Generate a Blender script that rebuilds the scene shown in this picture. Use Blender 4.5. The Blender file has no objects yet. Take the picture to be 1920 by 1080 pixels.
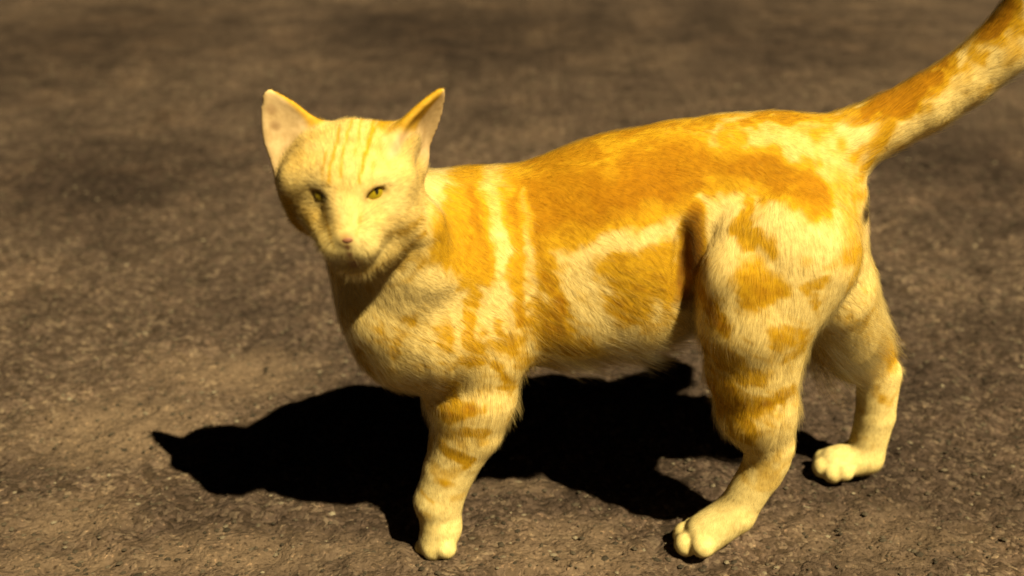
import bpy, math, numpy as np
from mathutils import Vector

# ------------------------------------------------------------------ camera, night sky, lamp, exposure
scene = bpy.context.scene
CAM_Y, CAM_Z, PITCH, HFOV = -0.676, 0.4640, 24.0, 46.0
cam_data = bpy.data.cameras.new('camera')
cam_data.sensor_width = 36.0
cam_data.lens = 18.0 / math.tan(math.radians(HFOV / 2))
cam_data.clip_start = 0.02
cam_data.clip_end = 500.0
cam_data.dof.use_dof = True
cam_data.dof.focus_distance = 0.70
cam_data.dof.aperture_fstop = 5.6
cam = bpy.data.objects.new('camera', cam_data)
cam.location = (0, CAM_Y, CAM_Z)
cam.rotation_euler = (math.radians(90 - PITCH), 0, 0)
scene.collection.objects.link(cam)
scene.camera = cam

LIGHT_DIR = Vector((-0.475, 0.61, -1.0)).normalized()      # the way the light travels
world = bpy.data.worlds.new("World")
scene.world = world
world.use_nodes = True
wn = world.node_tree.nodes
sky = wn.new('ShaderNodeTexSky')
sky.sky_type = 'NISHITA'
sky.sun_disc = False
sky.sun_elevation = math.asin(-LIGHT_DIR.z)
sky.sun_rotation = math.atan2(-LIGHT_DIR.x, -LIGHT_DIR.y)
wn['Background'].inputs['Strength'].default_value = 0.0004   # night
world.node_tree.links.new(sky.outputs[0], wn['Background'].inputs['Color'])

sun_data = bpy.data.lights.new('sun', 'SUN')
sun_data.energy = 4.6
sun_data.angle = math.radians(0.6)
sun_data.color = (1.0, 0.82, 0.47)
sun = bpy.data.objects.new('sun', sun_data)
sun.rotation_euler = LIGHT_DIR.to_track_quat('-Z', 'Y').to_euler()
sun.location = (1, -1, 2)
scene.collection.objects.link(sun)

scene.view_settings.view_transform = 'Standard'
scene.view_settings.look = 'None'
scene.view_settings.exposure = 1.38
scene.view_settings.gamma = 1.0
scene.view_settings.use_curve_mapping = False
scene.render.engine = 'CYCLES'
scene.cycles.max_bounces = 6
scene.cycles.diffuse_bounces = 2

rng = np.random.default_rng(7)

# ------------------------------------------------------------------ helpers
_t = math.radians(PITCH)
_F = 960 / math.tan(math.radians(HFOV / 2))
_C = np.array([0, CAM_Y, CAM_Z]) * 100
_fw = np.array([0, math.cos(_t), -math.sin(_t)])
_up = np.array([0, math.sin(_t), math.cos(_t)])
def at(u, v, Y):
    """sight line (u, v of the 1920x1080 photograph) met at lateral depth Y; centimetres"""
    d = _fw * _F + np.array([1., 0, 0]) * (u - 960) + _up * (540 - v)
    return _C + d * (Y - _C[1]) / d[1]
def px(P):
    """centimetres per photograph pixel at P"""
    return float((np.asarray(P) - _C) @ _fw) / _F
def ground_at(u, v, Z=0.0):
    d = _fw * _F + np.array([1., 0, 0]) * (u - 960) + _up * (540 - v)
    return _C + d * (Z - _C[2]) / d[2]

def sstep(a, b, x):
    t = np.clip((x - a) / (b - a), 0, 1)
    return t * t * (3 - 2 * t)
def unit(v):
    v = np.asarray(v, float)
    return v / np.maximum(np.linalg.norm(v, axis=-1, keepdims=True), 1e-9)

def hash3(i, j, k, s=0):
    n = (i * 374761393 + j * 668265263 + k * 2147483647 + s * 974634777) & 0xffffffff
    n = ((n ^ (n >> 13)) * 1274126177) & 0xffffffff
    return ((n ^ (n >> 16)) & 0xffff) / 65535.0
def vnoise(P, s=0):
    """smooth value noise of points P (n,3), 0..1"""
    P = np.asarray(P, float)
    i = np.floor(P).astype(np.int64); f = P - i
    f = f * f * (3 - 2 * f)
    r = 0
    for a in (0, 1):
        for b in (0, 1):
            for c in (0, 1):
                w = (f[:, 0] if a else 1 - f[:, 0]) * (f[:, 1] if b else 1 - f[:, 1]) * (f[:, 2] if c else 1 - f[:, 2])
                r = r + w * hash3(i[:, 0] + a, i[:, 1] + b, i[:, 2] + c, s)
    return r

def mesh_np(name, V, Fc, mat, parent=None, smooth=True):
    me = bpy.data.meshes.new(name)
    V = np.asarray(V, np.float32); Fc = np.asarray(Fc, np.int32)
    me.vertices.add(len(V)); me.vertices.foreach_set('co', V.ravel())
    k = Fc.shape[1]
    me.loops.add(Fc.size); me.loops.foreach_set('vertex_index', Fc.ravel())
    me.polygons.add(len(Fc)); me.polygons.foreach_set('loop_start', np.arange(0, Fc.size, k, dtype=np.int32))
    me.polygons.foreach_set('use_smooth', np.full(len(Fc), smooth))
    me.update(calc_edges=True)
    if mat: me.materials.append(mat)
    o = bpy.data.objects.new(name, me)
    scene.collection.objects.link(o)
    if parent: o.parent = parent
    return o

# ------------------------------------------------------------------ materials
def new_mat(name):
    m = bpy.data.materials.new(name); m.use_nodes = True
    return m, m.node_tree.nodes, m.node_tree.links

def asphalt_material():
    m, n, l = new_mat('worn_asphalt')
    b = n['Principled BSDF']; b.inputs['Roughness'].default_value = 0.95
    b.inputs['Specular IOR Level'].default_value = 0.15
    tc = n.new('ShaderNodeTexCoord')
    def noise(scale, detail, rough=0.6):
        x = n.new('ShaderNodeTexNoise'); x.inputs['Scale'].default_value = scale
        x.inputs['Detail'].default_value = detail; x.inputs['Roughness'].default_value = rough
        l.new(tc.outputs['Object'], x.inputs['Vector']); return x
    def ramp(src, stops):
        r = n.new('ShaderNodeValToRGB'); e = r.color_ramp.elements
        while len(e) < len(stops): e.new(0.5)
        for i, (p, c) in enumerate(stops):
            e[i].position = p; e[i].color = (*c, 1)
        l.new(src, r.inputs['Fac']); return r
    def mix(kind, fac, a, bb):
        x = n.new('ShaderNodeMix'); x.data_type = 'RGBA'; x.blend_type = kind
        if isinstance(fac, float): x.inputs['Factor'].default_value = fac
        else: l.new(fac, x.inputs['Factor'])
        l.new(a, x.inputs[6])
        if isinstance(bb, tuple): x.inputs[7].default_value = (*bb, 1)
        else: l.new(bb, x.inputs[7])
        return x.outputs[2]
    # aggregate: every stone has its own tone, with bitumen between
    vo = n.new('ShaderNodeTexVoronoi'); vo.inputs['Scale'].default_value = 260
    vo.inputs['Randomness'].default_value = 1.0
    wv = noise(90, 2)
    wob = n.new('ShaderNodeMix'); wob.data_type = 'VECTOR'; wob.inputs['Factor'].default_value = 0.012
    l.new(tc.outputs['Object'], wob.inputs[4]); l.new(wv.outputs['Color'], wob.inputs[5])
    l.new(wob.outputs[1], vo.inputs['Vector'])
    sep = n.new('ShaderNodeSeparateColor'); l.new(vo.outputs['Color'], sep.inputs[0])
    stone = ramp(sep.outputs[0], [(0.0, (.034, .0235, .0155)), (0.45, (.063, .0440, .0330)), (0.8, (.086, .0615, .0475)), (1.0, (.13, .099, .071))])
    gap = ramp(vo.outputs['Distance'], [(0.0, (1, 1, 1)), (0.55, (.95, .95, .95)), (0.95, (.50, .47, .42))])
    c = mix('MULTIPLY', 0.9, stone.outputs['Color'], gap.outputs['Color'])
    blotch = ramp(noise(9, 5, 0.65).outputs['Fac'], [(0.32, (.46, .44, .43)), (0.5, (.92, .92, .92)), (0.70, (1.38, 1.34, 1.26))])
    c = mix('MULTIPLY', 0.9, c, blotch.outputs['Color'])
    big = ramp(noise(2.1, 3).outputs['Fac'], [(0.36, (.66, .64, .66)), (0.6, (1.06, 1.06, 1.05))])
    c = mix('MULTIPLY', 1.0, c, big.outputs['Color'])
    # old drip and oil stains, plus broad patches painting in the far light falloff
    stain_falloff_a = n.new('ShaderNodeAttribute'); stain_falloff_a.attribute_name = 'stain_falloff'
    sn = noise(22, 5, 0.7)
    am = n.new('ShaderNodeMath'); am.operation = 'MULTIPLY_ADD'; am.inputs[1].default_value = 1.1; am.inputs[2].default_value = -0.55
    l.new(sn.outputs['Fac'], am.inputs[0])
    ad = n.new('ShaderNodeMath'); ad.operation = 'ADD'; l.new(am.outputs[0], ad.inputs[0]); l.new(stain_falloff_a.outputs['Fac'], ad.inputs[1])
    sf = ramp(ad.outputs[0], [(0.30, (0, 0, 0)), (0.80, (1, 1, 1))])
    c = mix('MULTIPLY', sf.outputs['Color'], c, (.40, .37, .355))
    dust_falloff_a = n.new('ShaderNodeAttribute'); dust_falloff_a.attribute_name = 'dust_falloff'  # pale dirt, and nearer ground lightened in colour for the light falloff
    ad2 = n.new('ShaderNodeMath'); ad2.operation = 'ADD'; l.new(am.outputs[0], ad2.inputs[0]); l.new(dust_falloff_a.outputs['Fac'], ad2.inputs[1])
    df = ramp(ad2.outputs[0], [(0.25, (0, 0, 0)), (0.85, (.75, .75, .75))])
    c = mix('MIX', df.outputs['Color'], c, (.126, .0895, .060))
    pits = ramp(noise(330, 2, 0.5).outputs['Fac'], [(0.30, (.30, .27, .25)), (0.42, (1, 1, 1)), (0.62, (1, 1, 1)), (0.72, (2.1, 2.0, 1.9))])
    c = mix('MULTIPLY', 0.9, c, pits.outputs['Color'])
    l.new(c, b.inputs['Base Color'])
    bm = n.new('ShaderNodeBump'); bm.inputs['Strength'].default_value = 0.8; bm.inputs['Distance'].default_value = 0.0016
    inv = n.new('ShaderNodeMath'); inv.operation = 'SUBTRACT'; inv.inputs[0].default_value = 1.0
    l.new(vo.outputs['Distance'], inv.inputs[1]); l.new(inv.outputs[0], bm.inputs['Height'])
    bm2 = n.new('ShaderNodeBump'); bm2.inputs['Strength'].default_value = 0.6; bm2.inputs['Distance'].default_value = 0.006
    l.new(noise(70, 6, 0.7).outputs['Fac'], bm2.inputs['Height']); l.new(bm.outputs[0], bm2.inputs['Normal'])
    l.new(bm2.outputs[0], b.inputs['Normal'])
    return m

def grit_material():
    m, n, l = new_mat('grit_stone')
    b = n['Principled BSDF']; b.inputs['Roughness'].default_value = 0.85; b.inputs['Specular IOR Level'].default_value = 0.25
    g = n.new('ShaderNodeNewGeometry')
    r = n.new('ShaderNodeValToRGB'); e = r.color_ramp.elements
    e[0].color = (.018, .014, .009, 1); e[1].color = (.16, .135, .095, 1); e[1].position = 1.0
    x = e.new(0.5); x.color = (.042, .033, .022, 1)
    x = e.new(0.86); x.color = (.072, .058, .040, 1)
    l.new(g.outputs['Random Per Island'], r.inputs['Fac']); l.new(r.outputs[0], b.inputs['Base Color'])
    return m

def coat_material():
    m, n, l = new_mat('ginger_coat')
    b = n['Principled BSDF']; b.inputs['Roughness'].default_value = 0.9; b.inputs['Specular IOR Level'].default_value = 0.1
    a = n.new('ShaderNodeAttribute'); a.attribute_name = 'coat'
    tc = n.new('ShaderNodeTexCoord')
    no = n.new('ShaderNodeTexNoise'); no.inputs['Scale'].default_value = 260; no.inputs['Detail'].default_value = 3
    l.new(tc.outputs['Object'], no.inputs['Vector'])
    r = n.new('ShaderNodeValToRGB'); r.color_ramp.elements[0].color = (.82, .78, .7, 1); r.color_ramp.elements[1].color = (1.08, 1.08, 1.08, 1)
    r.color_ramp.elements[0].position = .3; r.color_ramp.elements[1].position = .7
    l.new(no.outputs['Fac'], r.inputs['Fac'])
    mx = n.new('ShaderNodeMix'); mx.data_type = 'RGBA'; mx.blend_type = 'MULTIPLY'; mx.inputs['Factor'].default_value = 1
    l.new(a.outputs['Color'], mx.inputs[6]); l.new(r.outputs[0], mx.inputs[7])
    l.new(mx.outputs[2], b.inputs['Base Color'])
    return m

def fur_material():
    m, n, l = new_mat('ginger_fur')
    n.remove(n['Principled BSDF'])
    a = n.new('ShaderNodeAttribute'); a.attribute_name = 'hair_colour'
    bn = n.new('ShaderNodeAttribute'); bn.attribute_name = 'skin_normal'
    d = n.new('ShaderNodeBsdfDiffuse'); l.new(a.outputs['Color'], d.inputs['Color']); l.new(bn.outputs['Vector'], d.inputs['Normal'])
    d2 = n.new('ShaderNodeBsdfHairPrincipled'); d2.parametrization = 'COLOR'
    l.new(a.outputs['Color'], d2.inputs['Color']); d2.inputs['Roughness'].default_value = 0.5
    d2.inputs['Radial Roughness'].default_value = 0.6
    mx = n.new('ShaderNodeMixShader'); mx.inputs[0].default_value = 0.35
    l.new(d.outputs[0], mx.inputs[1]); l.new(d2.outputs[0], mx.inputs[2])
    tr = n.new('ShaderNodeBsdfTransparent')             # fine hairs let part of the light past
    m2 = n.new('ShaderNodeMixShader'); m2.inputs[0].default_value = 0.64
    l.new(mx.outputs[0], m2.inputs[1]); l.new(tr.outputs[0], m2.inputs[2])
    l.new(m2.outputs[0], n['Material Output'].inputs['Surface'])
    return m

# ------------------------------------------------------------------ the ground: one sheet out to the horizon, dense near the cat
def graded(lo, hi, step, far, grow=1.18):
    a = list(np.arange(lo, hi + step / 2, step))
    s = step; x = a[-1]
    while x < far: s *= grow; x += s; a.append(x)
    s = step; x = a[0]; pre = []
    while x > -far: s *= grow; x -= s; pre.append(x)
    return np.array(pre[::-1] + a)
gx = graded(-0.62, 0.62, 0.003, 90); gy = graded(-0.26, 0.75, 0.003, 90)
X, Y = np.meshgrid(gx, gy, indexing='ij')
P = np.stack([X.ravel(), Y.ravel(), np.zeros(X.size)], 1)
near = np.exp(-((P[:, 0] / 1.6) ** 2 + ((P[:, 1] - .3) / 1.6) ** 2))
hgt = (vnoise(P * 14, 1) - .5) * .006 + (vnoise(P * 38, 2) - .5) * .0062 + (vnoise(P * 100, 3) - .5) * .0044 + (vnoise(P * 190, 4) - .5) * .0024
P[:, 2] = hgt * near
nx, ny = len(gx), len(gy)
I = np.arange(nx * ny).reshape(nx, ny)
Fg = np.stack([I[:-1, :-1], I[1:, :-1], I[1:, 1:], I[:-1, 1:]], -1).reshape(-1, 4)
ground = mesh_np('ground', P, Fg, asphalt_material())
ground['kind'] = 'structure'
ground['label'] = 'worn brown grey asphalt with coarse grit, dark stains and painted light falloff'
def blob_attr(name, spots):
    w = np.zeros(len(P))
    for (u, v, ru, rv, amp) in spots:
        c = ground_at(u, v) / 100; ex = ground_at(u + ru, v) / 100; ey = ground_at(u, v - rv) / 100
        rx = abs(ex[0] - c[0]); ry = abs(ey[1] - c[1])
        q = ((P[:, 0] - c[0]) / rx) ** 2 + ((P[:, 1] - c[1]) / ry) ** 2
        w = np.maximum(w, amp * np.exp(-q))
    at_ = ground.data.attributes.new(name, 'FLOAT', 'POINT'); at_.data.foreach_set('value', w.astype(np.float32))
blob_attr('stain_falloff', [(780, 45, 200, 40, .95), (1010, 105, 90, 14, .5), (300, 105, 40, 14, .8), (300, 215, 60, 22, .7), (640, 130, 130, 18, .55),
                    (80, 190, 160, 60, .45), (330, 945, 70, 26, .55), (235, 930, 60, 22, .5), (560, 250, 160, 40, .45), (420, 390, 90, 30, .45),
                    (1200, 1000, 70, 30, .5), (180, 70, 380, 110, .78), (200, 330, 330, 110, .66), (900, 60, 480, 90, .80), (1500, 60, 480, 90, .66), (1800, 300, 180, 80, .6), (80, 560, 160, 50, .55), (1780, 640, 120, 60, .5), (1750, 420, 90, 30, .4), (60, 480, 120, 40, .4), (1360, 60, 60, 30, .5)])  # stains, and broad far patches darkened to paint the lamp's falloff
blob_attr('dust_falloff', [(230, 800, 230, 75, .95), (450, 700, 220, 55, .8), (130, 980, 170, 60, .8), (450, 1040, 300, 60, .8), (1060, 1010, 130, 60, .7), (960, 910, 120, 25, .6),
                   (1010, 75, 80, 20, .5), (1650, 1010, 300, 90, .6), (1050, 1050, 260, 60, .75), (700, 1040, 200, 50, .7), (120, 1060, 260, 60, .8)])  # pale dirt, and patches along the near side painted brighter like stronger lamplight

# loose and half bedded grit
ico_v = np.array([(0, 0, 1), (.9, 0, .3), (.28, .85, .3), (-.72, .53, .3), (-.72, -.53, .3), (.28, -.85, .3), (0, 0, -.6)])
ico_f = np.array([(0, 1, 2), (0, 2, 3), (0, 3, 4), (0, 4, 5), (0, 5, 1), (6, 2, 1), (6, 3, 2), (6, 4, 3), (6, 5, 4), (6, 1, 5)])
N = 20000
gyy = -0.25 + 1.5 * rng.random(N) ** 1.6
gxx = (rng.random(N) - .5) * (1.0 + 0.95 * (gyy + .25))
ix = np.clip(np.searchsorted(gx, gxx), 1, nx - 1); iy = np.clip(np.searchsorted(gy, gyy), 1, ny - 1)
gz = P[:, 2].reshape(nx, ny)[ix, iy]
size = (0.0007 + 0.0016 * rng.random(N) ** 2.2) * (1 + .25 * (gyy + .25))
ang = rng.random(N) * 6.283
sc = np.stack([size * (.8 + .7 * rng.random(N)), size * (.7 + .5 * rng.random(N)), size * (.45 + .5 * rng.random(N))], 1)
V = ico_v[None] * sc[:, None] * (1 + .3 * (rng.random((N, 7, 1)) - .5))
ca, sa = np.cos(ang)[:, None], np.sin(ang)[:, None]
V = np.stack([V[..., 0] * ca - V[..., 1] * sa, V[..., 0] * sa + V[..., 1] * ca, V[..., 2]], -1)
V += np.stack([gxx, gyy, gz - .0001], 1)[:, None]
Fs = (ico_f[None] + 7 * np.arange(N)[:, None, None]).reshape(-1, 3)
grit = mesh_np('asphalt_grit', V.reshape(-1, 3), Fs, grit_material(), smooth=False)
grit['kind'] = 'stuff'
grit['label'] = 'loose pale and dark grit scattered over the worn asphalt'

# ------------------------------------------------------------------ the cat: one distance field -> one continuous skin
PRIMS = []          # dicts: kind, group, data
def S(u, v, Y, r):
    p = at(u, v, Y); return p, r * px(p)
def chain(group, pts, k, sy=1.0, shrink=0.0):
    q = [S(*p) for p in pts]
    PRIMS.append(dict(t='cap', g=group, k=k, sy=sy, segs=[(a, b, ra - shrink, rb - shrink) for (a, ra), (b, rb) in zip(q[:-1], q[1:])]))
def ball(group, u, v, Y, r, k, shrink=0.0, el=(1, 1, 1), sub=False):
    c, rr = S(u, v, Y, r)
    PRIMS.append(dict(t='ell', g=group, c=c, r=(rr - shrink) * np.array(el, float), k=k, sub=sub))
def smin(a, b, k):
    h = np.maximum(k - np.abs(a - b), 0) / k
    return np.minimum(a, b) - h * h * k * .25
def d_prim(p, X, Y, Z):
    if p['t'] == 'cap':
        best = None; sy = p['sy']
        for a, b, ra, rb in p['segs']:
            ab = b - a; L = ab @ ab + 1e-9
            px_, py_, pz_ = X - a[0], Y - a[1], Z - a[2]
            t = np.clip((px_ * ab[0] + py_ * ab[1] + pz_ * ab[2]) / L, 0, 1)
            dx, dy, dz = px_ - t * ab[0], (py_ - t * ab[1]) / sy, pz_ - t * ab[2]
            d = np.sqrt(dx * dx + dy * dy + dz * dz) - (ra + t * (rb - ra))
            best = d if best is None else smin(best, d, .25)
        return best
    if p['t'] == 'ell':
        c, r = p['c'], p['r']
        dx, dy, dz = X - c[0], Y - c[1], Z - c[2]
        k0 = np.sqrt((dx / r[0]) ** 2 + (dy / r[1]) ** 2 + (dz / r[2]) ** 2)
        return (k0 - 1) * np.minimum(np.minimum(r[0], r[1]), r[2]) if False else (k0 - 1) * k0 / np.maximum(np.sqrt((dx / r[0] ** 2) ** 2 + (dy / r[1] ** 2) ** 2 + (dz / r[2] ** 2) ** 2), 1e-6)
    if p['t'] == 'ear':
        dx, dy, dz = X - p['c'][0], Y - p['c'][1], Z - p['c'][2]
        A = dx * p['w'][0] + dy * p['w'][1] + dz * p['w'][2]
        B = (dx * p['u'][0] + dy * p['u'][1] + dz * p['u'][2]) / p['L']
        Cn = dx * p['n'][0] + dy * p['n'][1] + dz * p['n'][2]
        bb = np.clip(B, -.5, 1)
        h = p['hw'] * np.clip(1 - np.clip(bb, 0, 1) ** 2.0, 0, 1) + .2
        q = np.clip(A / h, -1.15, 1.15)
        c0 = -p['bowl'] * (1 - q * q) * np.clip(1.05 - bb, 0, 1.1) + p['curl'] * np.clip(bb, 0, 1) ** 2
        dA = np.abs(A) - h; dC = np.abs(Cn - c0) - p['th'] * (1.25 - .55 * np.clip(bb, 0, 1)); dB = (B - 1) * p['L']
        o = np.maximum(dA, 0) ** 2 + np.maximum(dC, 0) ** 2 + np.maximum(dB, 0) ** 2
        d = np.where(o > 0, np.sqrt(o), np.maximum(np.maximum(dA, dC), dB))
        d = np.maximum(d, -(B + .5) * p['L'])
        return d * .85
def ear(u0, v0, Y0, u1, v1, Y1, n, hw, bowl, curl, th=.17):
    c, t = at(u0, v0, Y0), at(u1, v1, Y1)
    uu = unit(t - c); n = unit(n); n = unit(n - uu * (n @ uu)); w = np.cross(uu, n)
    PRIMS.append(dict(t='ear', g='ear', c=c, u=uu, n=n, w=w, L=float(np.linalg.norm(t - c)), hw=hw, bowl=bowl, curl=curl, th=th, k=.8))

FU = .24
HY = -4.6
# torso
chain('torso', [(770, 585, -2.6, 124), (905, 484, -.4, 170), (1050, 478, 0, 193), (1160, 455, 0, 203)], 1.6, .90, FU)
chain('torso', [(1160, 455, 0, 202), (1285, 414, .1, 198), (1360, 394, 0, 187), (1440, 384, 0, 184), (1482, 352, 0, 138)], 1.4, .80, FU)
# lower flank, hanging a little outward
chain('torso', [(960, 585, -1.7, 98), (1080, 576, -2.2, 90), (1190, 570, -1.9, 80), (1262, 540, -1.0, 66)], 2.2, 1.0, FU)
# neck and throat
chain('torso', [(895, 446, 0, 128), (800, 428, -2.4, 114), (705, 395, -6.4, 92)], 1.6, 1, FU)
chain('torso', [(800, 560, -2.4, 105), (735, 470, -6.0, 74)], 1.6, 1, FU)
chain('torso', [(676, 462, -4.4, 76), (716, 548, -1.0, 92), (756, 620, .6, 86)], 1.4, .9, FU)
# cheek ruff and near side of the neck down to the breast
chain('torso', [(784, 425, HY - 3.7, 58), (778, 498, -7.2, 80), (742, 578, -6.0, 98), (775, 640, -4.2, 98)], 2.0, 1, FU)
chain('torso', [(838, 440, -3.6, 84), (848, 510, -4.2, 100), (850, 590, -4.2, 104)], 2.2, 1, FU)
# flat broad front of the breast
chain('torso', [(712, 590, -6.4, 56), (742, 640, -6.2, 64), (800, 632, -5.9, 88)], 2.0, .85, FU)
# rump
chain('torso', [(1478, 405, 0, 122), (1545, 530, 1.0, 98), (1570, 610, 3.2, 84)], 2.0, 1.35, FU)
# near thigh and hind leg
chain('leg', [(1474, 478, -4.0, 146), (1422, 585, -4.8, 120), (1412, 690, -4.8, 96), (1420, 770, -4.7, 77)], .55, .8, FU)
chain('leg', [(1398, 440, -4.0, 84), (1400, 520, -5.1, 100), (1410, 600, -5.1, 111)], .35, .8, FU)
chain('leg', [(1420, 770, -4.7, 77), (1442, 836, -4.5, 48), (1430, 888, -4.4, 37)], .6, .85, .06)
chain('leg', [(1441, 862, -4.4, 41), (1378, 962, -4.4, 38)], .4, .9, .04)
chain('paw', [(1378, 962, -4.4, 38), (1322, 1000, -4.6, 39)], .4, 1.1, .04)
# far thigh and hind leg
chain('leg', [(1490, 470, 2.6, 130), (1562, 590, 4.1, 90), (1612, 660, 4.5, 66), (1650, 700, 4.5, 40)], 1.0, .8, .15)
chain('leg', [(1648, 702, 4.5, 42), (1641, 780, 4.5, 37), (1622, 852, 4.5, 35)], .4, .9, .04)
chain('paw', [(1622, 855, 4.5, 34), (1565, 868, 4.3, 32)], .4, 1.1, .04)
# near shoulder and front leg
chain('leg', [(880, 545, -3.0, 122), (890, 660, -3.9, 104), (882, 745, -4.0, 88)], 1.5, .8, FU)
chain('leg', [(882, 745, -4.0, 88), (877, 800, -4.1, 69), (843, 880, -4.2, 50), (822, 940, -4.3, 47), (828, 990, -4.4, 37)], .6, .9, .06)
chain('paw', [(828, 986, -4.4, 38), (820, 1014, -4.6, 36)], .4, 1.1, .04)
# far shoulder and front leg, mostly behind the near one
chain('leg', [(850, 600, 2.2, 100), (852, 700, 2.8, 74), (856, 770, 3.2, 54), (846, 830, 3.4, 42)], 1.2, .9, .1)
chain('leg', [(846, 830, 3.4, 42), (836, 868, 3.5, 35)], .4, .9, .05)
chain('paw', [(836, 866, 3.5, 33), (824, 880, 3.2, 30)], .4, 1.1, .04)
# tail
chain('tail', [(1520, 300, 0, 90), (1590, 269, 0, 71), (1660, 233, 0, 63), (1737, 194, -.1, 63), (1810, 148, -.2, 62), (1880, 90, -.4, 64), (1940, 16, -.6, 64), (1985, -80, -.9, 52), (2015, -170, -1.2, 36)], .9, 1, .3)
# skull and face, turned towards the viewer
ball('head', 657, 338, HY - 3.4, 112, .9, .1, (1.22, 1.0, 1.0))
ball('head', 655, 300, HY - 4.6, 72, .9, .1, (1.5, .8, .95))
ball('head', 768, 300, HY - 2.6, 32, .9, .1)
ball('head', 594, 392, HY - 4.1, 53, .9, .1, (1, .85, 1.0))
ball('head', 725, 399, HY - 4.8, 66, .9, .1, (1.02, .9, 1.08))
chain('head', [(652, 335, HY - 6.1, 46), (651, 395, HY - 7.1, 38), (651, 439, HY - 7.9, 28)], .8)
chain('head', [(566, 340, HY - 5.2, 42), (625, 340, HY - 6.4, 36)], .7)
chain('head', [(738, 338, HY - 5.2, 42), (680, 338, HY - 6.4, 36)], .7)
chain('head', [(600, 394, HY - 5.7, 38), (624, 440, HY - 7.0, 33)], .8)
chain('head', [(712, 396, HY - 5.9, 42), (680, 442, HY - 7.1, 33)], .9)
ball('head', 632, 462, HY - 7.6, 28, .55, 0, (1.05, .8, .8))
ball('head', 675, 465, HY - 7.6, 30, .55, 0, (1.1, .8, .8))
ball('head', 661, 494, HY - 6.6, 28, .5, 0, (1.1, 1, .7))
ball('head', 694, 466, HY - 5.6, 44, 1.1, 0, (1.1, 1, .8))
chain('head', [(606, 280, HY - 4.2, 42), (660, 268, HY - 4.4, 44), (742, 270, HY - 4.0, 44)], .6, 1, .1)
# ears
ear(560, 280, HY - 4.0, 500, 166, HY - 4.0, (-.14, -.95, .25), 1.42, .34, .1, .21)
ear(768, 268, HY - 4.0, 830, 163, HY - 4.0, (.86, -.46, .22), 1.4, .40, .1, .23)
# hollow of the flank in front of the thigh
ball('torso', 1286, 500, -6.0, 42, .5, 0, (.66, 1.5, 2.8), True)
# toes
for (u, v, Y, r) in ((1286, 1002, -4.0, 24), (1287, 1020, -5.0, 23), (1318, 1022, -5.6, 24), (1300, 992, -3.4, 22)): ball('paw', u, v, Y, r, .15)
for (u, v, Y, r) in ((1545, 862, 4.8, 20), (1543, 876, 4.0, 20), (1562, 886, 3.4, 20), (1583, 884, 3.2, 18)): ball('paw', u, v, Y, r, .12)
for (u, v, Y, r) in ((797, 1026, -4.4, 19), (812, 1030, -5.2, 20), (836, 1028, -5.5, 20)): ball('paw', u, v, Y, r, .15)
# tail root opening
ball('torso', 1612, 385, -.9, 15, .25, 0, (1, 1.2, 1.1), True)

def d_slit(p, X, Y, Z):
    dx, dy, dz = X - p['c'][0], Y - p['c'][1], Z - p['c'][2]
    c, s = math.cos(p['tilt']), math.sin(p['tilt'])
    ax, az = dx * c + dz * s, -dx * s + dz * c
    r = p['r']
    q = np.sqrt((ax / r[0]) ** 2 + (dy / r[1]) ** 2 + (az / r[2]) ** 2)
    return (q - 1) * min(r)

H = .145
lo = np.array([-17.5, -15.0, -.8]); hi = np.array([34.0, 9.0, 40.0])
dims = np.ceil((hi - lo) / H).astype(int)
axs = [lo[i] + H * np.arange(dims[i]) for i in range(3)]
Fd = np.full(dims, 4.0, np.float32)
def bbox(p):
    if p['t'] == 'cap':
        r = max(max(q[2], q[3]) for q in p['segs']); r3 = np.array([r, r * max(1, p['sy']), r])
        E_ = np.array([e for q in p['segs'] for e in q[:2]])
        return E_.min(0) - r3, E_.max(0) + r3
    if p['t'] in ('ell', 'slit'):
        r = np.full(3, p['r'].max()); return p['c'] - r, p['c'] + r
    e = p['c'] + p['u'] * p['L']; r = p['hw'] + 1
    return np.minimum(p['c'], e) - r, np.maximum(p['c'], e) + r
def carve(p):
    a, b = bbox(p); pad = p['k'] + .5
    i0 = np.clip(np.floor((a - pad - lo) / H).astype(int), 0, dims - 1); i1 = np.clip(np.ceil((b + pad - lo) / H).astype(int), 1, dims)
    sl = tuple(slice(i0[i], i1[i]) for i in range(3))
    gx_, gy_, gz_ = np.meshgrid(*[axs[i][sl[i]].astype(np.float32) for i in range(3)], indexing='ij', sparse=True)
    if p['t'] == 'slit' or p.get('sub'):
        d = d_slit(p, gx_, gy_, gz_) if p['t'] == 'slit' else d_prim(p, gx_, gy_, gz_)
        Fd[sl] = -smin(-Fd[sl], d, p['k'])
    else:
        d = d_prim(p, gx_, gy_, gz_)
        Fd[sl] = smin(Fd[sl], d, p['k'])
for p in [q for q in PRIMS if not q.get('sub')] + [q for q in PRIMS if q.get('sub')]: carve(p)
def skin_at(u, v):
    """first point of the skin on a line through the face, and the line's direction"""
    a = at(u, v, -14.5); d = unit(at(u, v, -4.0) - a)
    for t in np.arange(0, 10, .04):
        q = a + d * t; k = tuple(np.round((q - lo) / H).astype(int))
        if Fd[k] < 0: return q, d
    return at(u, v, HY - 6.4), d
SLITS, EYES = [], []
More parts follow.
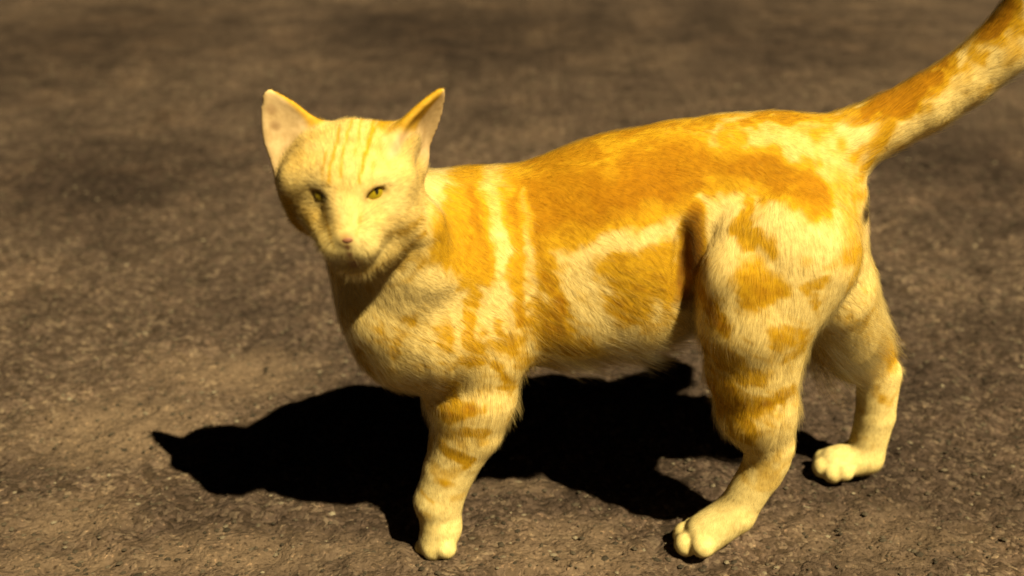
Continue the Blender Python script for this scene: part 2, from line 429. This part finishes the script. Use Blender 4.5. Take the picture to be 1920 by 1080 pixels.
for (u, v, ru, rv, tilt, pu, pv) in ((597, 368, 20, 7.5, -.34, 601, 369), (707, 364, 24, 11.5, .30, 713, 363)):
    c, d = skin_at(u, v); s_ = px(c)
    k = np.round((c - lo) / H).astype(int); g_ = []
    for ax in range(3):
        e0, e1 = k.copy(), k.copy(); e0[ax] -= 4; e1[ax] += 4
        g_.append(Fd[tuple(e1)] - Fd[tuple(e0)])
    nrm = unit(unit(np.array(g_)) - d * .5)
    ec = c - nrm * (.62 if u < 650 else .70)
    EYES.append((ec, ec + unit(unit(nrm - d) + np.array([(pu - u) * .035, 0, (v - pv) * .03])) * .475))
    p = dict(t='slit', g='head', c=c, r=np.array([ru * s_, .46, rv * s_]), tilt=tilt, k=.12)
    PRIMS.append(p); SLITS.append((c, ru * s_)); carve(p)
NOSE, NDIR = skin_at(651, 449)
# round the thin ears off
for p in PRIMS:
    if p['t'] != 'ear': continue
    a, b = bbox(p)
    i0 = np.floor((a - lo) / H).astype(int); i1 = np.ceil((b - lo) / H).astype(int)
    sl = tuple(slice(i0[i], i1[i]) for i in range(3))
    for _ in range(2):
        B_ = Fd[sl].copy(); C_ = B_.copy()
        for ax in range(3):
            C_ += np.roll(B_, 1, ax) + np.roll(B_, -1, ax)
        C_ /= 7
        Fd[sl][1:-1, 1:-1, 1:-1] = C_[1:-1, 1:-1, 1:-1]
# feet are flat underneath
Fd = np.maximum(Fd, (0.03 - axs[2])[None, None, :].astype(np.float32))

def surface_nets(F):
    s = F < 0
    nx, ny, nz = F.shape
    cnt = np.zeros((nx - 1, ny - 1, nz - 1), np.int8)
    for a in (0, 1):
        for b in (0, 1):
            for c in (0, 1):
                cnt += s[a:nx - 1 + a, b:ny - 1 + b, c:nz - 1 + c]
    act = np.argwhere((cnt > 0) & (cnt < 8))
    idx = np.full(cnt.shape, -1, np.int32); idx[act[:, 0], act[:, 1], act[:, 2]] = np.arange(len(act))
    acc = np.zeros((len(act), 3)); num = np.zeros(len(act))
    corners = [(a, b, c) for a in (0, 1) for b in (0, 1) for c in (0, 1)]
    for c0 in corners:
        for ax in range(3):
            if c0[ax]: continue
            c1 = list(c0); c1[ax] = 1
            f0 = F[act[:, 0] + c0[0], act[:, 1] + c0[1], act[:, 2] + c0[2]]; f1 = F[act[:, 0] + c1[0], act[:, 1] + c1[1], act[:, 2] + c1[2]]
            m = (f0 < 0) != (f1 < 0)
            t = np.where(m, f0 / np.where(m, f0 - f1, 1), 0)
            pos = np.array(c0, float)[None] + t[:, None] * (np.array(c1) - np.array(c0))[None]
            acc += np.where(m[:, None], pos, 0); num += m
    V = act + acc / num[:, None]
    quads = []
    for ax in range(3):
        o1, o2 = (ax + 1) % 3, (ax + 2) % 3
        sl0 = [slice(None)] * 3; sl1 = [slice(None)] * 3
        sl0[ax] = slice(0, -1); sl1[ax] = slice(1, None)
        s0, s1 = s[tuple(sl0)], s[tuple(sl1)]
        e = np.argwhere(s0 != s1)
        e = e[(e[:, o1] > 0) & (e[:, o2] > 0) & (e[:, o1] < F.shape[o1] - 1) & (e[:, o2] < F.shape[o2] - 1)]
        def cell(d1, d2):
            q = e.copy(); q[:, o1] -= d1; q[:, o2] -= d2
            return idx[q[:, 0], q[:, 1], q[:, 2]]
        Q = np.stack([cell(1, 1), cell(0, 1), cell(0, 0), cell(1, 0)], 1)
        flip = ~s0[e[:, 0], e[:, 1], e[:, 2]]
        Q[flip] = Q[flip][:, ::-1]
        quads.append(Q)
    return V, np.concatenate(quads)
V, Q = surface_nets(Fd)
V = lo + H * V
# light smoothing of the lattice steps
ed = np.concatenate([Q[:, [0, 1]], Q[:, [1, 2]], Q[:, [2, 3]], Q[:, [3, 0]]])
def smooth(V, it, lam):
    for _ in range(it):
        for f in (lam, -lam * 1.03):
            acc = np.zeros_like(V); n = np.bincount(ed[:, 0], minlength=len(V)) + np.bincount(ed[:, 1], minlength=len(V))
            for j in range(3):
                acc[:, j] = np.bincount(ed[:, 0], V[ed[:, 1], j], len(V)) + np.bincount(ed[:, 1], V[ed[:, 0], j], len(V))
            V = V + f * (acc / n[:, None] - V)
    return V
V = smooth(V, 2, .5)
fn = np.cross(V[Q[:, 2]] - V[Q[:, 0]], V[Q[:, 3]] - V[Q[:, 1]])
VN = np.zeros_like(V)
for c in range(4):
    for j in range(3): VN[:, j] += np.bincount(Q[:, c], fn[:, j], len(V))
VN = unit(VN)

# which group each point of the skin belongs to
G = ['torso', 'leg', 'paw', 'tail', 'head', 'ear']
DG = {g: np.full(len(V), 50.0) for g in G}
for p in PRIMS:
    if p['t'] == 'slit' or p.get('sub'): continue
    DG[p['g']] = np.minimum(DG[p['g']], d_prim(p, V[:, 0], V[:, 1], V[:, 2]))
def wgt(g, soft=.8):
    oth = np.min([DG[h] for h in G if h != g], 0)
    return sstep(-soft, soft, oth - DG[g])
WG = {g: wgt(g) for g in G}
WG['ear'] = wgt('ear', .25)

# ---- coat pattern: marks of the ginger tabby, kept as strokes on the cat's own flank, leg and face
D = np.zeros(len(V))           # 0 cream .. 0.5 gold .. 1 deep orange
XZ = V[:, [0, 2]]
warp = np.stack([vnoise(V * .9, 11) - .5, vnoise(V * .9, 12) - .5], 1) * .9 + np.stack([vnoise(V * 2.6, 13) - .5, vnoise(V * 2.6, 14) - .5], 1) * .45
def stroke(pts, w, amp, Y, mask=None, soft=.68, wf=1.15):
    """pts: (u, v[, width px]); softly edged band in the x-z plane of the body"""
    global D
    q = [(at(p[0], p[1], Y), (p[2] if len(p) > 2 else w)) for p in pts]
    s = px(q[0][0])
    best = np.full(len(V), 9.0)
    W = XZ + warp * wf
    if len(q) == 1: q = q * 2
    for (a, wa), (b, wb) in zip(q[:-1], q[1:]):
        a2, b2 = a[[0, 2]], b[[0, 2]]; ab = b2 - a2; L = ab @ ab + 1e-9
        t = np.clip(((W - a2) @ ab) / L, 0, 1)
        d = np.linalg.norm(W - a2 - t[:, None] * ab, axis=1)
        best = np.minimum(best, d / ((wa + t * (wb - wa)) * s))
    m = amp * (1 - sstep(1 - soft, 1 + soft, best))
    if mask is not None: m = m * mask
    D = np.maximum(D, m) if amp > 0 else D * (1 + m)
MB = np.clip(1 - WG['head'] - WG['ear'], 0, 1)
# saddle and back
stroke([(1000, 380, 62), (1110, 362, 66), (1220, 330, 62), (1330, 300, 46), (1440, 310, 42), (1520, 345, 32)], 50, .98, -3.0, MB)
stroke([(1130, 360, 40), (1250, 330, 38)], 40, 1.12, -3.0, MB)
stroke([(960, 330, 36), (1080, 300, 34), (1200, 268, 22)], 30, .46, -3, MB)
stroke([(1010, 300, 16), (1120, 262, 16), (1250, 226, 16), (1350, 210, 12), (1520, 212, 10)], 14, .9, -.5, MB)
stroke([(1330, 262, 26), (1440, 258, 20)], 20, .40, -2.4, MB)
# side: hanging bands behind the shoulder
stroke([(1000, 400, 34), (1015, 480, 30), (1030, 540, 26)], 30, .80, -5, MB)
stroke([(1040, 560, 30), (1050, 620, 40), (1075, 650, 30)], 30, .85, -5, MB)
stroke([(955, 345, 14), (962, 440, 16), (970, 520, 18), (975, 585, 20)], 14, .72, -4.6, MB)
stroke([(880, 350, 44), (895, 420, 46), (900, 470, 34)], 40, .74, -3.8, MB)
stroke([(878, 365, 14), (884, 420, 16)], 14, .95, -3.8, MB)
stroke([(845, 370, 26), (850, 430, 24)], 24, .62, -3.6, MB)
stroke([(880, 470, 16), (882, 560, 12), (888, 640, 14)], 14, .55, -4.6, MB)
stroke([(930, 590, 10), (940, 625, 10)], 10, .5, -5, MB, .6, .5)
stroke([(840, 570, 10), (842, 610, 12)], 10, .42, -4.6, MB, .6, .5)
stroke([(770, 540, 12), (745, 600, 10)], 10, .35, -4, MB)
stroke([(700, 600, 14), (720, 640, 12)], 12, .32, -3, MB)
stroke([(735, 560, 10), (700, 575, 10)], 10, .30, -3, MB)
# side patch inside the pale ring
stroke([(1150, 475, 36), (1190, 520, 66), (1180, 570, 40)], 60, .66, -5.6, MB)
stroke([(1225, 500, 50), (1255, 540, 40)], 40, .70, -5.4, MB)
stroke([(1190, 560, 22), (1195, 590, 20)], 22, .62, -5.6, MB)
stroke([(1420, 245, 40), (1540, 275, 50), (1580, 360, 40), (1580, 450, 34)], 50, .40, -2.2, MB, .9)
stroke([(1480, 216, 12), (1580, 222, 16), (1650, 200, 16)], 14, .62, -.8, MB, .9)
# pale ring and pale streaks
stroke([(1225, 440, 18), (1140, 452, 18), (1092, 495, 20), (1082, 560, 20), (1108, 615, 24), (1180, 640, 22), (1235, 620, 14)], 20, -.9, -5.2, MB, .6, .6)
stroke([(906, 350, 12), (930, 420, 14)], 10, -.55, -4, MB, .8, .6)
stroke([(935, 440, 15), (942, 500, 20), (945, 560, 20)], 14, -.6, -4.8, MB, .8, .6)
stroke([(984, 390, 9), (992, 470, 10), (1008, 540, 10)], 8, -.6, -4.8, MB, .8, .6)
stroke([(1316, 372, 14), (1346, 405, 20), (1360, 470, 18)], 20, -.85, -4.4, MB, .6, .6)
stroke([(1340, 262, 20), (1460, 262, 20), (1540, 290, 24)], 20, -.45, -2, MB, .8, .6)
# haunch
stroke([(1395, 380, 14), (1385, 440, 16), (1420, 430, 16)], 14, .66, -4.6, MB)
stroke([(1410, 515, 34), (1440, 520, 28), (1400, 545, 24)], 30, .76, -6.2, MB)
stroke([(1335, 565, 20), (1350, 600, 20)], 20, .86, -6.3, MB)
stroke([(1500, 500, 14), (1530, 495, 12)], 12, .5, -5, MB)
stroke([(1515, 525, 14), (1520, 530, 12)], 12, .5, -5, MB)
stroke([(1575, 450, 14), (1570, 490, 16)], 16, .36, -3, MB)
stroke([(1470, 610, 20), (1500, 640, 22), (1480, 660, 16)], 20, .5, -6.2, MB)
stroke([(1345, 660, 18), (1380, 680, 22), (1420, 700, 18)], 20, .62, -6.4, MB)
stroke([(1360, 730, 26), (1390, 770, 24), (1440, 750, 20), (1480, 730, 14)], 22, .62, -6.4, MB)
stroke([(1375, 800, 22), (1395, 830, 14)], 20, .55, -6.2, MB)
stroke([(1650, 620, 26), (1665, 665, 22)], 22, .62, 3.6, MB * (V[:, 1] > 1))
stroke([(1640, 730, 8), (1660, 760, 8)], 8, .32, 3.6, MB)
# front leg
stroke([(830, 765, 16), (900, 752, 12)], 14, .62, -5.6, MB)
stroke([(850, 700, 14), (860, 730, 14)], 14, .55, -5.6, MB)
stroke([(925, 670, 10), (945, 715, 10)], 10, .48, -5.6, MB)
stroke([(870, 800, 10), (910, 812, 12)], 12, .58, -5.8, MB, .5, .6)
stroke([(825, 838, 8), (860, 850, 13), (880, 868, 12)], 12, .68, -5.8, MB, .5, .6)
stroke([(820, 905, 6), (850, 910, 8)], 8, .34, -5.8, MB, .6, .5)
stroke([(788, 930, 4), (815, 942, 4)], 4, .38, -5.6, MB, .6, .4)
stroke([(905, 655, 16), (880, 640, 16), (960, 640, 20)], 16, .42, -5.4, MB)
# underside of chest / belly edges
stroke([(740, 690, 12), (790, 740, 12)], 12, .55, -2, MB)
# tail rings
stroke([(1650, 200, 22), (1695, 182, 24), (1745, 150, 20)], 26, 1.3, -1.4, MB)
stroke([(1638, 300, 16), (1652, 262, 14), (1668, 225, 22)], 22, .5, -1.8, MB)
stroke([(1755, 135, 18), (1800, 98, 22), (1850, 50, 30), (1890, 5, 24)], 14, 1.3, -1.6, MB)
stroke([(1842, 112, 16), (1858, 90, 22)], 22, .55, -2.0, MB)
stroke([(1895, 40, 16), (1930, 70, 16)], 16, .5, -2.0, MB)
stroke([(1306, 400, 20), (1300, 480, 24), (1284, 560, 14)], 20, .95, -5.4, MB, .5, .4)  # shade of the flank fold painted into the coat colour
# face
MH = np.clip(WG['head'], 0, 1) * (V[:, 1] < -1)
for pts, a in (([(628, 262, 5), (622, 300, 5), (618, 340, 5)], .55), ([(648, 250, 5), (642, 290, 5), (640, 325, 4)], .42), ([(692, 262, 8), (682, 300, 6), (674, 335, 5)], .6),
               ([(668, 255, 5), (664, 300, 4)], .38), ([(606, 300, 6), (608, 345, 6)], .4), ([(700, 312, 5), (698, 348, 4)], .42),
               ([(612, 380, 4), (622, 415, 6), (634, 450, 5)], .8), ([(574, 405, 6), (590, 440, 8)], .4), ([(683, 390, 5), (674, 425, 5)], .45)):
    stroke([(q[0], q[1], q[2] * .75) for q in pts], 6, a * 1.05, HY - 7, MH, .9, .25)
stroke([(725, 232, 16), (775, 225, 14)], 14, .55, HY - 4.5, MH, .6, .4)
stroke([(742, 300, 20), (775, 320, 14)], 16, .22, HY - 5, MH)
stroke([(735, 425, 6), (760, 430, 7), (790, 405, 6)], 7, .42, HY - 5.5, MH, .7, .5)
stroke([(745, 470, 6), (775, 450, 6), (800, 420, 6)], 6, .5, HY - 4.5, None, .7, .5)
stroke([(725, 510, 5), (780, 480, 5), (812, 440, 5)], 6, .25, -6.5, None, .7, .5)
stroke([(545, 370, 16), (560, 420, 16)], 16, .5, HY - 5, MH, .6, .5)
D = np.maximum(D, WG['head'] * .20 * (.6 + .8 * vnoise(V * 1.3, 51)))
for (u, v, r) in ((598, 350, 26), (722, 345, 34), (650, 380, 26), (640, 465, 40), (690, 460, 44), (745, 385, 30)):
    c_ = at(u, v, HY - 6.5); D = D * (1 - .8 * WG['head'] * np.exp(-(((V[:, 0] - c_[0]) ** 2 + (V[:, 2] - c_[2]) ** 2) / (r * px(c_)) ** 2)))
D = D + WG['tail'] * (vnoise(V * 1.5, 71) - .45) * .7
mott = vnoise(V * np.array([.55, .55, .9]), 21) * .6 + vnoise(V * 1.7, 22) * .4
D = D + MB * (1 - WG['paw']) * .30 * sstep(.52, .74, mott) * (1 - np.clip(D, 0, 1))
fl = np.stack([V[:, 0] * .87 - V[:, 2] * .5, V[:, 1], V[:, 0] * .5 + V[:, 2] * .87], 1)      # along and across the lie of the fur
streak = vnoise(fl * np.array([.9, 1.6, 3.4]), 61) * .6 + vnoise(fl * np.array([1.6, 2.4, 6.0]), 62) * .4
low = MB * (1 - WG['paw']) * (1 - WG['tail']) * sstep(8, 11, V[:, 2]) * sstep(22, 17, V[:, 2])
D = D + low * (streak - .47) * .9
D = D + (vnoise(V * 3.2, 23) - .5) * .10
D = np.clip(D, 0, 1.15)
cream, gold, deep = np.array([.55, .428, .168]), np.array([.39, .226, .008]), np.array([.26, .115, .002])
def coat_colour(D):
    a = sstep(0, .55, D)[:, None]; b = sstep(.55, 1.1, D)[:, None]
    return (cream * (1 - a) + gold * a) * (1 - b) + deep * b
COL = coat_colour(D)
def paint(mask, col):
    global COL
    COL = COL * (1 - mask[:, None]) + np.array(col) * mask[:, None]
white = np.array([.55, .46, .20])
paint(WG['paw'] * .85, white)
paint(.6 * WG['leg'] * sstep(9, 3, V[:, 2]) * (1 - np.clip(D * 2, 0, 1)), white)
def near(u, v, Y, r, soft=.5, yr=2.5):
    c = at(u, v, Y); s = px(c) * r
    d = np.sqrt((V[:, 0] - c[0]) ** 2 + (V[:, 2] - c[2]) ** 2 + ((V[:, 1] - c[1]) * (s / yr)) ** 2) / s
    return 1 - sstep(1 - soft, 1 + soft, d)
paint(near(640, 468, HY - 7.8, 42) * .5, white)
paint(near(688, 466, HY - 7.8, 40) * .5, white)
# ears: pinkish pale inside, orange outside
for p in PRIMS:
    if p['t'] != 'ear': continue
    dv = V - p['c']; mine = WG['ear'] * (np.linalg.norm(dv - p['u'] * p['L'] * .5, axis=1) < p['L'] * .95)
    back = sstep(.15, -.25, VN @ p['n']) * mine
    paint(back * .85, gold * .95)
    ins = sstep(.2, .6, VN @ p['n']) * mine
    paint(ins * .8, (.50, .36, .20))
paint(np.maximum(near(508, 205, HY - 4.1, 10, .7, 1.5), near(515, 236, HY - 4.1, 10, .7, 1.5)) * WG['ear'] * .6, (.20, .11, .05))
# outer fold of each ear shows its orange back along the inner edge
for p, sgn, lim in zip([q for q in PRIMS if q['t'] == 'ear'], (1, -1), (.62, .02)):
    dv = V - p['c']; B = np.clip(dv @ p['u'] / p['L'], 0, 1)
    h = p['hw'] * (1 - B ** 2.0) + .2
    paint(sstep(lim, lim + .25, sgn * (dv @ p['w']) / h) * WG['ear'] * (np.linalg.norm(dv - p['u'] * p['L'] * .5, axis=1) < p['L'] * .95) * sstep(.12, .3, B) * .9, gold)
# nose, lips, tail root
paint(near(651, 448, HY - 8.6, 12, .6, 1.2) * .6, (.30, .15, .06))
paint(np.maximum(near(652, 464, HY - 8.5, 6, .6, 1.6), near(655, 477, HY - 8.3, 7, .6, 1.6)) * .9, (.13, .045, .02))
paint(near(664, 494, HY - 7.6, 13, .6, 1.4) * .8, (.24, .095, .065))
paint(near(1612, 385, -.9, 22, .4) , (.035, .022, .012))
paint(near(1622, 414, -.6, 14, .5) * .6, (.46, .32, .2))
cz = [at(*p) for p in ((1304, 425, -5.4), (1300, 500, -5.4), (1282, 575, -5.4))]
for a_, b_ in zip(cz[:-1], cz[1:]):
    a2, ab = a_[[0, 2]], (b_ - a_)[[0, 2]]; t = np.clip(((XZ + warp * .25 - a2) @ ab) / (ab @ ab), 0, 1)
    paint((1 - sstep(.35, .95, np.linalg.norm(XZ + warp * .25 - a2 - t[:, None] * ab, axis=1))) * .7 * MB, (.085, .036, .004))   # shadow of the flank fold, painted dark into the coat
EYEM = np.zeros(len(V))
for c, r in SLITS:
    d = np.sqrt(((V[:, 0] - c[0]) / (r * 1.15)) ** 2 + ((V[:, 2] - c[2]) / (r * .7)) ** 2 + ((V[:, 1] - c[1]) / 1.6) ** 2)
    e = 1 - sstep(.75, 1.1, d); EYEM = np.maximum(EYEM, e)
paint(EYEM * .5, (.20, .13, .03))

BASE = at(1100, 900, 0) * [1, 0, 0]
cat = bpy.data.objects.new('cat', None)
cat.location = Vector(BASE / 100)
scene.collection.objects.link(cat)
cat['label'] = 'ginger tabby cat standing on asphalt with tail raised, facing the viewer'
cat['category'] = 'cat'
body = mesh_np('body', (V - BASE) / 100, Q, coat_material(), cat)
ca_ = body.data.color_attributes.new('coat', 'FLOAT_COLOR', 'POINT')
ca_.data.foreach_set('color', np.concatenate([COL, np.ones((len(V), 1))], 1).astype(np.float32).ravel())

# ---- eyes and nose
def uv_ball(name, c, r, mat, parent, el=(1, 1, 1), nu=20, nv=14):
    vs, fs = [], []
    for i in range(nv + 1):
        for j in range(nu):
            a, b = math.pi * i / nv, 2 * math.pi * j / nu
            vs.append((c[0] + r * el[0] * math.sin(a) * math.cos(b), c[1] + r * el[1] * math.sin(a) * math.sin(b), c[2] + r * el[2] * math.cos(a)))
    for i in range(nv):
        for j in range(nu):
            fs.append((i * nu + j, i * nu + nu + j, i * nu + nu + (j + 1) % nu, i * nu + (j + 1) % nu))
    return mesh_np(name, (np.array(vs) - BASE) / 100, fs, mat, parent)
def plain(name, col, rough, spec=.5):
    m, n, l = new_mat(name); b = n['Principled BSDF']
    tc = n.new('ShaderNodeTexCoord'); no = n.new('ShaderNodeTexNoise'); no.inputs['Scale'].default_value = 900
    l.new(tc.outputs['Object'], no.inputs['Vector'])
    r = n.new('ShaderNodeValToRGB'); r.color_ramp.elements[0].color = (*[c * .75 for c in col], 1); r.color_ramp.elements[1].color = (*[min(1, c * 1.2) for c in col], 1)
    l.new(no.outputs['Fac'], r.inputs['Fac']); l.new(r.outputs[0], b.inputs['Base Color'])
    b.inputs['Roughness'].default_value = rough; b.inputs['Specular IOR Level'].default_value = spec
    return m
iris, pupil_m = plain('iris', (.24, .18, .006), .2), plain('pupil', (.012, .009, .006), .25)
for c, pc in EYES:
    e = uv_ball('eye', c, .60, iris, cat)
    uv_ball('pupil', pc, .18, pupil_m, e, (.85, .8, 1.5), 14, 10)
uv_ball('nose', NOSE + NDIR * .10, .24, plain('nose_skin', (.21, .092, .046), .6, .3), cat, (1.3, .75, .8))

# ---- fur: one coat of strands rooted in the skin
tri = np.concatenate([Q[:, [0, 1, 2]], Q[:, [0, 2, 3]]])
ar = np.linalg.norm(np.cross(V[tri[:, 1]] - V[tri[:, 0]], V[tri[:, 2]] - V[tri[:, 0]]), axis=1) / 2
fine = np.clip(WG['head'] + WG['paw'] + WG['ear'] * 1.3, 0, 1.5)
dens = 1 + 1.2 * fine
NH = 210000
pr = ar * dens[tri].mean(1); pr /= pr.sum()
ti = rng.choice(len(tri), NH, p=pr)
r1, r2 = np.sqrt(rng.random(NH)), rng.random(NH)
bc = np.stack([1 - r1, r1 * (1 - r2), r1 * r2], 1)
def interp(A): return (A[tri[ti]] * (bc[..., None] if A.ndim == 2 else bc)).sum(1)
R, RN = interp(V), unit(interp(VN))
RC = interp(COL); w = {g: interp(WG[g]) for g in G}
ANUS = at(1612, 385, -.9)
EI = np.zeros(NH)
for p in PRIMS:
    if p['t'] == 'ear': EI = np.maximum(EI, (RN @ p['n'] > .1) * (np.linalg.norm(R - p['c'] - p['u'] * p['L'] * .5, axis=1) < p['L'] * .95) * w['ear'])
keep = (EI < .4) & (interp(EYEM) < .25) & (np.linalg.norm(R - ANUS, axis=1) > .85) & (R[:, 2] > .25) & (np.linalg.norm((R - NOSE) * [.8, .6, 1], axis=1) > .42)
R, RN, RC = R[keep], RN[keep], RC[keep]; w = {g: a[keep] for g, a in w.items()}
n = len(R)
flow = np.zeros((n, 3))
tw = w['torso'][:, None]; lw = (w['leg'] + w['paw'])[:, None]; hw = (w['head'] + w['ear'])[:, None]
flow += tw * np.array([.85, 0, -.5])
flow += lw * np.array([.25, 0, -1.0])
flow += w['tail'][:, None] * unit(at(1900, 60, 0) - at(1600, 270, 0))
flow += hw * unit(R - at(651, 425, HY - 9.0))
flow += w['ear'][:, None] * np.array([0, 0, 1.6])
wob = np.stack([vnoise(R * .8, 31), vnoise(R * .8, 32), vnoise(R * .8, 33)], 1) - .5
flow = unit(flow) + wob * .6
tan = unit(flow - RN * (flow * RN).sum(1, keepdims=True))
belly = sstep(15.5, 11.5, R[:, 2]) * w['torso']
ln = w['torso'] * (.9 - .35 * sstep(16, 21, R[:, 2])) + w['leg'] * .6 + w['tail'] * .8 + w['head'] * (.38 + .30 * sstep(26.5, 22.5, R[:, 2])) + w['ear'] * .22 + w['paw'] * .22 + belly * .9 * sstep(-4, 1, R[:, 0])
ln *= np.where((w['leg'] > .4), .42 + .58 * sstep(6.5, 11, R[:, 2]), 1)
ln *= .65 + .7 * rng.random(n)
cl = np.floor(R * 2.2 + wob * 1.2)              # clumps
cj = np.stack([hash3(*cl.astype(np.int64).T, s) for s in (41, 42, 43)], 1) - .5
tuft = np.clip(sstep(17.5, 13, R[:, 2]) * w['torso'] + sstep(7, 10, R[:, 2]) * sstep(21, 16, R[:, 2]) * w['leg'], 0, 1) * sstep(.25, .7, hash3(*cl.astype(np.int64).T, 47))
front = sstep(0, -4, R[:, 0]) * w['torso']
belly *= 1 - .8 * front; tuft *= 1 - .6 * front
ln *= (1 + .7 * tuft) * (1 - .25 * front * sstep(17, 13, R[:, 2]))
lift = .14 + .14 * rng.random(n) + .2 * belly + .16 * tuft
d1 = unit(tan + RN * lift[:, None] + cj * .18 + (rng.random((n, 3)) - .5) * .26)
d2 = unit(tan + RN * (lift * .45)[:, None] + cj * .34 + (rng.random((n, 3)) - .5) * .34 + np.array([0, 0, -.12]))
P0 = R - RN * .05; P1 = R + d1 * (ln * .5)[:, None]; P2 = P1 + d2 * (ln * .5)[:, None]
pts = np.stack([P0, (P0 + P1) / 2 + RN * .03, P1, P2], 1)
pts[..., 2] = np.maximum(pts[..., 2], .12)
pts = (pts - BASE) / 100
rad = (.0055 + .004 * rng.random(n)) * (1 - .25 * w['paw'] + .25 * w['head']) / 100
rads = np.stack([rad, rad, rad * .8, rad * .25], 1)
DJ = interp(D)[keep]
hc = RC + (coat_colour(DJ + rng.normal(0, .13, n)) - coat_colour(DJ)) * np.clip(tw + w['leg'][:, None] + w['tail'][:, None] + .4 * hw, 0, 1)
hc = np.maximum(hc, .002) * (.90 + .42 * rng.random((n, 1))) * (1 + (hash3(*cl.astype(np.int64).T, 44)[:, None] - .5) * .22)
hc = np.clip(hc, .002, .93)
cu = bpy.data.hair_curves.new('fur')
cu.add_curves([4] * n)
cu.attributes['position'].data.foreach_set('vector', pts.astype(np.float32).ravel())
ra = cu.attributes.get('radius') or cu.attributes.new('radius', 'FLOAT', 'POINT')
ra.data.foreach_set('value', rads.astype(np.float32).ravel())
hca = cu.attributes.new('hair_colour', 'FLOAT_VECTOR', 'CURVE'); hca.data.foreach_set('vector', hc.astype(np.float32).ravel())
sn = unit(RN + (rng.random((n, 3)) - .5) * .30 + cj * .16)
hna = cu.attributes.new('skin_normal', 'FLOAT_VECTOR', 'CURVE'); hna.data.foreach_set('vector', sn.astype(np.float32).ravel())
cu.materials.append(fur_material())
fur = bpy.data.objects.new('fur', cu)
scene.collection.objects.link(fur)
fur.parent = cat
fur['kind'] = 'stuff'
print('CAT', len(V), 'verts', len(Q), 'quads', n, 'hairs', 'minmax', V.min(0), V.max(0))
